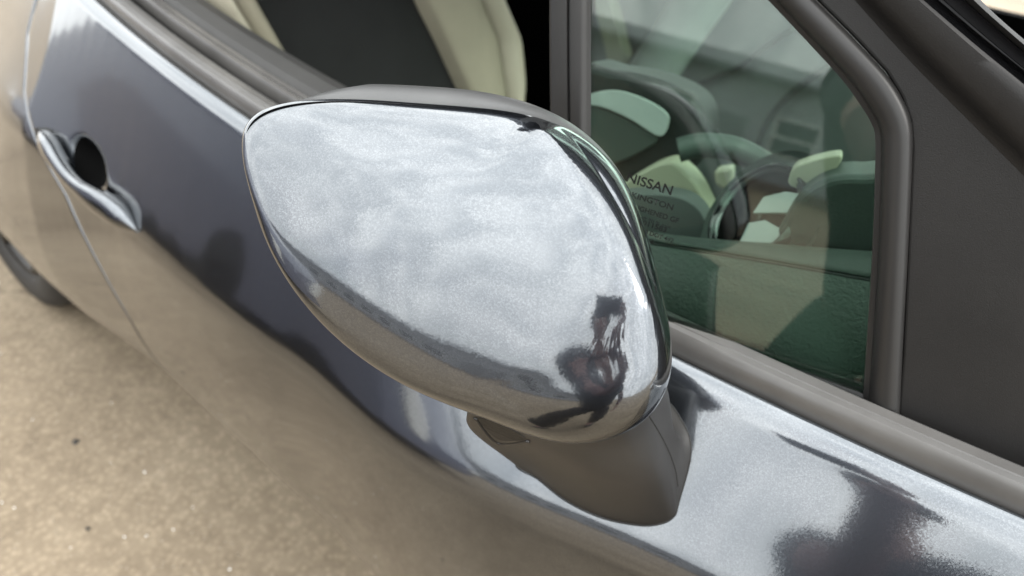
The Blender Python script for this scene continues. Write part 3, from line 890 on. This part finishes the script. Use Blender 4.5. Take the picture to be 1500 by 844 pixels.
for pts in ([(1102, 312), (1118, 288), (1150, 280), (1176, 284), (1160, 312)], [(1082, 356), (1096, 326), (1120, 322), (1142, 334), (1138, 356)]):
    plate('vent_reflection', [on_plane(*p, n, c+n*.009) for p in pts], n, .003, PALE, dash, .001)  # pale patches painted as reflections in the glossy vent
# rounded dash end block right of the vent
bl = [on_y(*p, .13) for p in [(1140, 358), (1150, 320), (1175, 285), (1215, 262), (1262, 258), (1310, 270), (1320, 380), (1230, 372)]]
plate('dash_end', catmull_closed(bl, 56), gnrm, .07, LEATHER2, dash, .008)
cr = [on_y(*p, .17) for p in [(1155, 262), (1170, 242), (1232, 228), (1215, 258), (1180, 276), (1160, 274)]]
plate('cream_insert', catmull_closed(cr, 40), gnrm, .03, CREAM, dash, .004)
cr = [on_y(*p, .26) for p in [(890, 292), (930, 258), (975, 238), (1000, 250), (1025, 280), (1040, 318), (1035, 345), (900, 340)]]
plate('cream_insert', catmull_closed(cr, 48), gnrm, .05, CREAM, dash, .006)
KNEE = plain('charcoal_knee_pad', (.080, .084, .084), .7, .3)
bk = [on_y(*p, .215) for p in [(880, 296), (930, 285), (985, 287), (1015, 300), (1032, 322), (1036, 350), (880, 345)]]
plate('knee_pad', catmull_closed(bk, 48), gnrm, .04, KNEE, dash, .010)
cr = [on_y(*p, .30) for p in [(1045, 250), (1072, 246), (1070, 282), (1048, 272)]]
plate('cream_insert', cr, gnrm, .03, CREAM, dash, .004)
# plates coloured as the mirror's reflection in the quarter glass, and the indicator stalk
def arc_tube(name, pts, dy, r, mat, parent):
    P = catmull([on_y(*p, d_) for p, d_ in zip(pts, dy)], 40)
    return tube(name, P, r, mat, parent)
sw = plate('mirror_image_surround', catmull_closed([on_y(*p, .34) for p in [(838, 110), (900, 104), (960, 116), (1008, 138), (1030, 168), (1032, 215), (1000, 262), (930, 290), (838, 290)]], 50), gnrm, .10, RUBBER, car, .012)
sw['label'] = 'black plate with a pale patch, painted as the mirror reflected in the quarter glass'
plate('mirror_image_plate', catmull_closed([on_y(*p, .325) for p in [(840, 148), (870, 136), (905, 133), (945, 146), (974, 164), (979, 180), (966, 200), (925, 176), (885, 158), (850, 152)]], 50), gnrm, .006, PALE, sw, .002)  # pale colour stands for the reflected sky
plate('mirror_image_plate', catmull_closed([on_y(*p, .330) for p in [(840, 156), (885, 162), (925, 180), (962, 203), (940, 222), (905, 238), (860, 246), (840, 240)]], 40), gnrm, .006, LEATHER2, sw, .002)  # dark colour stands for the reflected trees
st = arc_tube('indicator_stalk', [(994, 220), (1020, 214), (1050, 214), (1085, 222), (1130, 246)], [.24, .245, .25, .26, .29], .0125, LEATHER2, sw)

# wrapped passenger seat across the cabin
def on_yy(px, py, y): return on_plane(px, py, (0, 1, 0), (0, y, 0))
ps = [on_yy(*p, 1.12) for p in [(840, 330), (842, -60), (900, -80), (1130, -80), (1330, 60), (1330, 400), (1100, 420)]]
PALE2 = plain('grey_seat_wrap', (.13, .137, .135), .4, .5, 25, .25, .01, .1)
pseat = plate('passenger_seat', catmull_closed(ps, 60), (0, -1, .1), .12, PALE2, car, .03)
plate('cream_edge', [on_yy(*p, 1.06) for p in [(862, -20), (888, -20), (905, 40), (915, 82), (900, 112), (893, 112), (884, 70)]], (0, -1, .1), .04, CREAM, pseat, .006)
pseat['label'] = 'pale grey wrapped passenger seat seen through the quarter glass'
tube('wrap_roll', catmull([on_yy(*p, 1.02) for p in [(862, 250), (905, 180), (960, 100), (1000, 40), (1060, -50)]], 30), .052, PALE, pseat, 24)
tube('wrap_roll', catmull([on_yy(*p, 1.00) for p in [(968, 24), (985, 42), (1003, 46), (1022, 40), (1034, 30)]], 20), .006, PALE, pseat, 8)
tube('wrap_fold', catmull([on_yy(*p, 1.085) for p in [(975, 140), (1010, 128), (1050, 112), (1085, 98), (1120, 70), (1165, 40)]], 30), .006, LEATHER2, pseat, 8)
tube('wrap_fold', catmull([on_yy(*p, 1.085) for p in [(1110, 215), (1125, 180), (1140, 158), (1175, 125), (1230, 85)]], 30), .008, LEATHER2, pseat, 8)
# windscreen ahead of the cabin
ws = [(.50, .17, .965), (.56, .80, .965), (.50, 1.42, .965), (-.17, 1.36, 1.385), (-.13, .80, 1.40), (-.17, .21, 1.385)]
box('scuttle', (.44, .15, .88), (.66, 1.46, .950), RUBBER, car, .01)
plate('windscreen', ws, (.55, 0, .84), .005, SCREEN, car)
bonnet = grid_obj('bonnet', np.array([[(.62+.9*i/20, .06+1.46*j/20+.0, .95-.10*(i/20)**2-.03*abs(j/10-1)**2.5+.02) for j in range(21)] for i in range(21)]), PAINT, car, flip=True)

# ------------------------------------------------------------------ what the paint mirrors
SKIN = plain('skin', (.24, .125, .105), .5, .4, 200, .1, .001, .08)
JACKET = plain('dark_jacket_cloth', (.020, .022, .026), .85, .2, 120, .5, .003, .2)
TROUSER = plain('black_trouser_cloth', (.012, .012, .014), .9, .2, 150, .4, .003, .2)
SLEEVE = plain('maroon_sleeve_cloth', (.085, .042, .042), .85, .2, 160, .5, .003, .2)
HAIR = plain('dark_hair', (.018, .013, .010), .6, .3, 150, .8, .004, .2)
SHOE = plain('black_shoe_leather', (.01, .01, .01), .45, .4)
NAVY = plain('navy_van_paint', (.105, .112, .160), .25, .5, var=.05, coat=.8)
DGLASS = plain('dark_van_glass', (.012, .014, .016), .05, .6)
VGLASS = plain('tinted_van_glass', (.085, .090, .125), .25, .4)
CLAD = plain('pale_grey_cladding', (.30, .31, .33), .7, .3, var=.08)
ROOFM = plain('grey_roof_sheet', (.16, .165, .175), .6, .3, var=.1)
WINF = plain('white_window_frame', (.72, .72, .70), .5, .4)
BRICK = plain('dark_plinth', (.20, .17, .15), .85, .2, 40, .3, .01, .2)

def skin_mesh(name, joints, edges, mat, parent, root=0, sub=2):
    """joints = [(x,y,z,r)], grown with a Skin modifier"""
    me = bpy.data.meshes.new(name)
    me.from_pydata([j[:3] for j in joints], edges, [])
    o = bpy.data.objects.new(name, me); col.objects.link(o)
    m = o.modifiers.new('skin', 'SKIN'); m.use_smooth_shade = True
    if not me.skin_vertices:
        bpy.context.view_layer.objects.active = o
    for i, d in enumerate(me.skin_vertices[0].data):
        r = joints[i][3]
        d.radius = r if isinstance(r, tuple) else (r, r)
        d.use_root = (i == root)
    s = o.modifiers.new('sub', 'SUBSURF'); s.levels = sub; s.render_levels = sub
    me.materials.append(mat)
    if parent: o.parent = parent
    return o
def chain(*pts): return [tuple(p) for p in pts]
def seq(n, off=0): return [(off+i, off+i+1) for i in range(n-1)]

# the person taking the picture, mirrored in the cap and the door
FW = np.array([-.640, .768, 0.]); SD = np.array([.768, .640, 0.])       # facing, and the person's right hand side
BASE = np.array([.62, -1.02, 0.])
def bp(f, s, z): return BASE+FW*f+SD*s+np.array([0, 0, z])
person = empty('person', tuple(BASE))
tag(person, 'person in dark jacket and trousers crouching behind a phone, mirrored in the cap', 'person')
def prt(o):
    o.matrix_parent_inverse = Matrix.Translation(-Vector(BASE)); return o
phone_c = CAM-DR*.009+RT*.052-UP*.020
hand_r = None; hand_l = phone_c+RT*.092-DR*.022-UP*.022
sh_r, sh_l = bp(.15, .185, 1.27), bp(.15, -.185, 1.27)
el_r, el_l = bp(.02, .29, 1.03), np.array([.39, -.68, 1.12])
hand_r = bp(.13, .27, .80)
neck, chest, belly, pelvis = bp(.17, 0, 1.33), bp(.08, 0, 1.14), bp(-.03, 0, .97), bp(-.10, 0, .80)
head = bp(.25, 0, 1.465)
def J(p, r): return (float(p[0]), float(p[1]), float(p[2]), r)
body_j = [J(pelvis, .10), J(belly, .095), J(chest, .10), J(neck, .055), J(bp(.21, 0, 1.40), .055),
          J(sh_r, .06), J(el_r, .043), J((el_r*.3+hand_r*.7), .032), J(hand_r+(el_r-hand_r)*.12, .026),
          J(sh_l, .06), J(el_l, .043), J((el_l*.3+hand_l*.7), .032), J(hand_l+(el_l-hand_l)*.12, .026),
          J(bp(-.09, .095, .76), .095), J(bp(.14, .14, .45), .062), J(bp(-.04, .14, .09), .042), J(bp(.10, .15, .05), .035),
          J(bp(-.09, -.095, .76), .095), J(bp(.14, -.17, .45), .062), J(bp(-.04, -.17, .09), .042), J(bp(.10, -.19, .05), .035)]
body_e = [(0, 1), (1, 2), (2, 3), (3, 4), (2, 5), (5, 6), (6, 7), (7, 8), (2, 9), (9, 10), (10, 11), (11, 12), (0, 13), (13, 14), (14, 15), (15, 16), (0, 17), (17, 18), (18, 19), (19, 20)]
prt(skin_mesh('body', body_j, body_e, SKIN, person))
# head with a face, ears and hair
def head_mesh():
    bm = bmesh.new()
    bmesh.ops.create_uvsphere(bm, u_segments=40, v_segments=28, radius=1)
    pitch = rad(34)
    f3 = FW*math.cos(pitch)+np.array([0, 0, -math.sin(pitch)]); u3 = FW*math.sin(pitch)+np.array([0, 0, math.cos(pitch)])
    for v in bm.verts:
        x, y, z = v.co                       # x side, y front, z up
        wx = .074*(1-.18*max(0, -z)**1.5); dy_ = .095 if y < 0 else .092
        px, py, pz = x*wx, y*dy_, z*.118
        if y > 0:
            py += .022*math.exp(-((px/.012)**2+((pz+.012)/.024)**2))         # nose
            py -= .012*sum(math.exp(-(((px-sx)/.016)**2+((pz-.012)/.012)**2)) for sx in (-.031, .031))
            py += .006*math.exp(-((px/.022)**2+((pz+.052)/.007)**2))         # lips
            py += .010*math.exp(-((px/.025)**2+((pz+.092)/.018)**2))         # chin
        py += .008*max(0, -z)
        p = head+SD*px+f3*py+u3*pz
        v.co = p
    return bm, f3, u3
hb, f3, u3 = head_mesh()
prt(bm_obj('head', hb, SKIN, person))
for sx in (-1, 1):
    e = head+SD*sx*.031+f3*.080+u3*.012
    bm = bmesh.new(); bmesh.ops.create_uvsphere(bm, u_segments=12, v_segments=8, radius=.011, matrix=Matrix.Translation(Vector(e)))
    prt(bm_obj('eye', bm, WINF, person))
    bm = bmesh.new(); bmesh.ops.create_uvsphere(bm, u_segments=12, v_segments=10, radius=1)
    for v in bm.verts:
        x, y, z = v.co; v.co = head+SD*(sx*.076+x*.010)+f3*(-.008+y*.020)+u3*(-.005+z*.032)
    prt(bm_obj('ear', bm, SKIN, person))
bm = bmesh.new(); bmesh.ops.create_icosphere(bm, subdivisions=4, radius=1)
for v in bm.verts:
    x, y, z = v.co
    j = 1+.09*math.sin(9*x+3*z)*math.sin(8*y+1)+.05*math.sin(21*x+13*y+7*z)
    px, py, pz = x*.095*j, y*.112*j-.018, z*.120*j+.030
    if py > .05 and pz < .05: py = .05
    if pz < -.055: pz = -.055
    v.co = head+SD*px+f3*py+u3*pz
prt(bm_obj('hair', bm, HAIR, person))
# hands: a palm and five fingers closed round the phone's short edges
def hand(c, side, name):
    out = RT*side
    j = [J(c+out*.012-DR*.010, (.020, .030)), J(c+out*.004+UP*.004, (.017, .034))]
    e = [(0, 1)]
    for k in range(4):
        b0 = c+UP*(.030-.019*k)+out*.002+DR*.004
        lk = (.9, 1.0, .95, .78)[k]
        p1 = b0-out*.006*lk+DR*.016; p2 = p1-out*.022*lk+DR*.004*0; p3 = p2-out*.016*lk-DR*.003
        n0 = len(j)
        j += [J(b0, .0095), J(p1, .0090), J(p2, .0082), J(p3, .0072)]
        e += [(1, n0), (n0, n0+1), (n0+1, n0+2), (n0+2, n0+3)]
    n0 = len(j)
    t0 = c-UP*.012-DR*.016-out*.008
    j += [J(t0, .0115), J(t0-out*.026+UP*.006-DR*.002, .0105), J(t0-out*.050+UP*.016+DR*.003, .0085)]
    e += [(1, n0), (n0, n0+1), (n0+1, n0+2)]
    return prt(skin_mesh(name, j, e, SKIN, person, sub=2))
hand(hand_l, 1, 'hand')
dn_ = (hand_r-el_r)/np.linalg.norm(hand_r-el_r)
j = [J(hand_r-dn_*.02, .024), J(hand_r+dn_*.03, (.016, .034))]; e = [(0, 1)]
for k in range(4):
    b0 = hand_r+dn_*.055+FW*(.028-.018*k); lk = (.9, 1.0, .93, .75)[k]; n0 = len(j)
    j += [J(b0, .0092), J(b0+dn_*.032*lk-SD*.004, .0085), J(b0+dn_*.055*lk-SD*.013, .0078), J(b0+dn_*.070*lk-SD*.025, .0068)]
    e += [(1, n0), (n0, n0+1), (n0+1, n0+2), (n0+2, n0+3)]
n0 = len(j); t0 = hand_r+dn_*.01+FW*.032
j += [J(t0, .011), J(t0+dn_*.03+FW*.014-SD*.006, .0098), J(t0+dn_*.055+FW*.016-SD*.016, .008)]; e += [(0, n0), (n0, n0+1), (n0+1, n0+2)]
prt(skin_mesh('hand', j, e, SKIN, person))
# clothes
jk = [J(bp(-.09, 0, .72), .185), J(belly, .165), J(chest, .175), J(bp(.165, 0, 1.31), .085),
      J(sh_r, .085), J(el_r*.5+sh_r*.5, .072), J(sh_l, .085), J(el_l*.5+sh_l*.5, .072)]
prt(skin_mesh('jacket', jk, [(0, 1), (1, 2), (2, 3), (2, 4), (4, 5), (2, 6), (6, 7)], JACKET, person))
for s_, e_, h_ in ((sh_r, el_r, hand_r), (sh_l, el_l, hand_l)):
    prt(skin_mesh('sleeve', [J(s_*.55+e_*.45, .060), J(e_, .048), J(e_*.5+h_*.5, .039), J(e_*.2+h_*.8, .035)], seq(4), SLEEVE, person))
for s in (1, -1):
    prt(skin_mesh('trouser_leg', [J(bp(-.10, .05*s, .80), .12), J(bp(-.08, .10*s, .72), .112), J(bp(.14, .155*s, .45), .085), J(bp(-.03, .16*s, .12), .064)], seq(4), TROUSER, person))
    prt(skin_mesh('shoe', [J(bp(-.06, .155*s, .055), .05), J(bp(.06, .165*s, .045), .045), J(bp(.16, .175*s, .035), .034)], seq(3), SHOE, person))
# the phone
ph = []
for (a_, b_) in [(-.075, -.036), (.075, -.036), (.075, .036), (-.075, .036)]:
    ph.append(phone_c+RT*a_+UP*b_)
phone = plate('smartphone', ph, DR, .008, GLOSS, None, .003)
tag(phone, 'black smartphone held out on its side in one hand of the person', 'phone')

# dark van parked alongside, mirrored in the rear part of the door
def van():
    r = empty('parked_van', (-3.6, -2.4, 0))
    tag(r, 'dark navy van parked alongside, mirrored in the rear of the door', 'van')
    def P(o): o.parent = r; o.matrix_parent_inverse = Matrix.Translation((3.6, 2.4, 0)); return o
    side = [(-5.6, .32), (-5.72, .6), (-5.70, 1.2), (-5.5, 1.72), (-5.2, 1.86), (-3.6, 1.90), (-2.9, 1.82), (-2.2, 1.22), (-1.6, 1.05), (-1.42, .85), (-1.40, .40), (-1.5, .30)]
    bm = bmesh.new(); rings = []
    for y, s in ((-3.3, .94), (-3.2, .985), (-3.1, 1.0), (-1.7, 1.0), (-1.6, .985), (-1.5, .94)):
        rings.append([bm.verts.new((-3.6+(x+3.6)*(1-(1-s)*.5), y+( .12*max(0, z-1.1)*(1 if y < -2.4 else -1)), .3+(z-.3)*s)) for x, z in side])
    for a, b in zip(rings, rings[1:]):
        for i in range(len(side)):
            k = (i+1) % len(side); bm.faces.new((a[i], a[k], b[k], b[i]))
    bm.faces.new(rings[0]); bm.faces.new(rings[-1][::-1])
    o = P(bm_obj('body', bm, NAVY)); auto_smooth(o, 30)
    for x0, x1 in ((-5.3, -4.3), (-4.2, -3.2), (-3.1, -2.55)):
        hgt = 1.68
        pts = [(x0, -1.53, 1.14), (x1+(.0 if x1 < -2.6 else .12), -1.53, 1.14), (x1-(.0 if x1 < -2.6 else .25), -1.60, hgt), (x0, -1.60, hgt)]
        P(plate('window', [np.array(p)+np.array([0, .022, 0]) for p in pts], (0, 1, .1), .02, VGLASS))
    for x in (-4.9, -2.2):
        for y in (-1.52, -3.28):
            g = lathe([(.02, -.01), (.19, -.005), (.21, .0), (.30, .004), (.33, .03), (.33, .2)], x, 0, .33, 40)
            g[..., 1] = y-(g[..., 1])*(1 if y > -2 else -1)+.02*(1 if y > -2 else -1)
            P(grid_obj('wheel', g, TYRE, closed_u=True))
            g = lathe([(.01, .0), (.05, -.004), (.17, .004), (.2, .02)], x, 0, .33, 40)
            g[..., 1] = y-(g[..., 1])*(1 if y > -2 else -1)+.028*(1 if y > -2 else -1)
            P(grid_obj('rim', g, ALLOY, closed_u=True))
    for y in (-1.75, -3.05):
        P(box('headlight', (-1.46, y-.14, .70), (-1.385, y+.14, .84), WINF, None, .02))
    return r
van()

# low pale building across the yard, mirrored as the strip along the cap
def building():
    r = empty('workshop_building', (-8, -26, 0))
    tag(r, 'low pale grey workshop with dark window strips across the yard', 'building')
    def P(o): o.parent = r; o.matrix_parent_inverse = Matrix.Translation((8, 26, 0)); return o
    P(box('wall', (-34, -34, 0), (18, -24, 3.5), CLAD))
    P(box('plinth', (-34.05, -24.1, 0), (18.05, -23.94, .35), BRICK))
    bm = bmesh.new()
    pr_ = [(-35, 3.45), (-35, 3.6), (-29.0, 4.6), (-23.4, 3.6), (-23.4, 3.45)]
    a = [bm.verts.new((-34.6, y, z)) for y, z in pr_]; b = [bm.verts.new((18.6, y, z)) for y, z in pr_]
    for i in range(5): bm.faces.new((a[i], a[(i+1) % 5], b[(i+1) % 5], b[i]))
    bm.faces.new(a); bm.faces.new(b[::-1])
    P(bm_obj('roof', bm, ROOFM, None, False))
    for k in range(24):
        x = -33+k*2.1
        if k in (9, 17):
            P(box('door', (x, -24.03, .02), (x+1.2, -23.95, 2.15), ROOFM)); continue
        f = P(box('window_frame', (x, -24.03, 1.25), (x+1.45, -23.96, 2.45), WINF))
        for z0, z1 in ((1.31, 1.82), (1.88, 2.39)):
            p_ = box('pane', (x+.06, -23.985, z0), (x+1.39, -23.945, z1), DGLASS, f)
            p_.matrix_parent_inverse = Matrix.Identity(4)
            p_.parent = r; p_.matrix_parent_inverse = Matrix.Translation((8, 26, 0))
    return r
building()

# ------------------------------------------------------------------ grit lying on the ground: small pale and glassy chips
def grit(name, n, mat, lo, hi, seed, label):
    r = np.random.default_rng(seed)
    V, F_ = [], []
    for k in range(n):
        x = r.uniform(-2.6, 1.2); y = r.uniform(-1.9, .02)
        sz = r.uniform(lo, hi)
        a0 = r.uniform(0, 6.28); m = 5
        b0 = len(V)
        for j in range(m):
            a = a0+j*2*math.pi/m; rr = sz*r.uniform(.7, 1.2)
            V.append((x+rr*math.cos(a), y+rr*math.sin(a), -.0005))
            
        V.append((x+r.uniform(-.3, .3)*sz, y+r.uniform(-.3, .3)*sz, sz*r.uniform(.5, .9)))
        for j in range(m): F_.append((b0+j, b0+(j+1) % m, b0+m))
    o = mesh_obj(name, V, F_, mat, None, smooth=False)
    tag(o, label, 'grit', kind='stuff')
grit('grit', 14000, plain('sandy_grit', (.23, .19, .14), .7, .4, var=.35), .0012, .0040, 3, 'sandy grit scattered over the tan ground')
grit('glass_chips', 380, plain('bright_chips', (.75, .73, .68), .12, .8), .0018, .0038, 5, 'tiny bright chips glinting on the tan ground')
grit('dark_stones', 16, plain('dark_stone', (.035, .032, .03), .8, .3), .004, .011, 9, 'small dark stones lying on the tan ground')
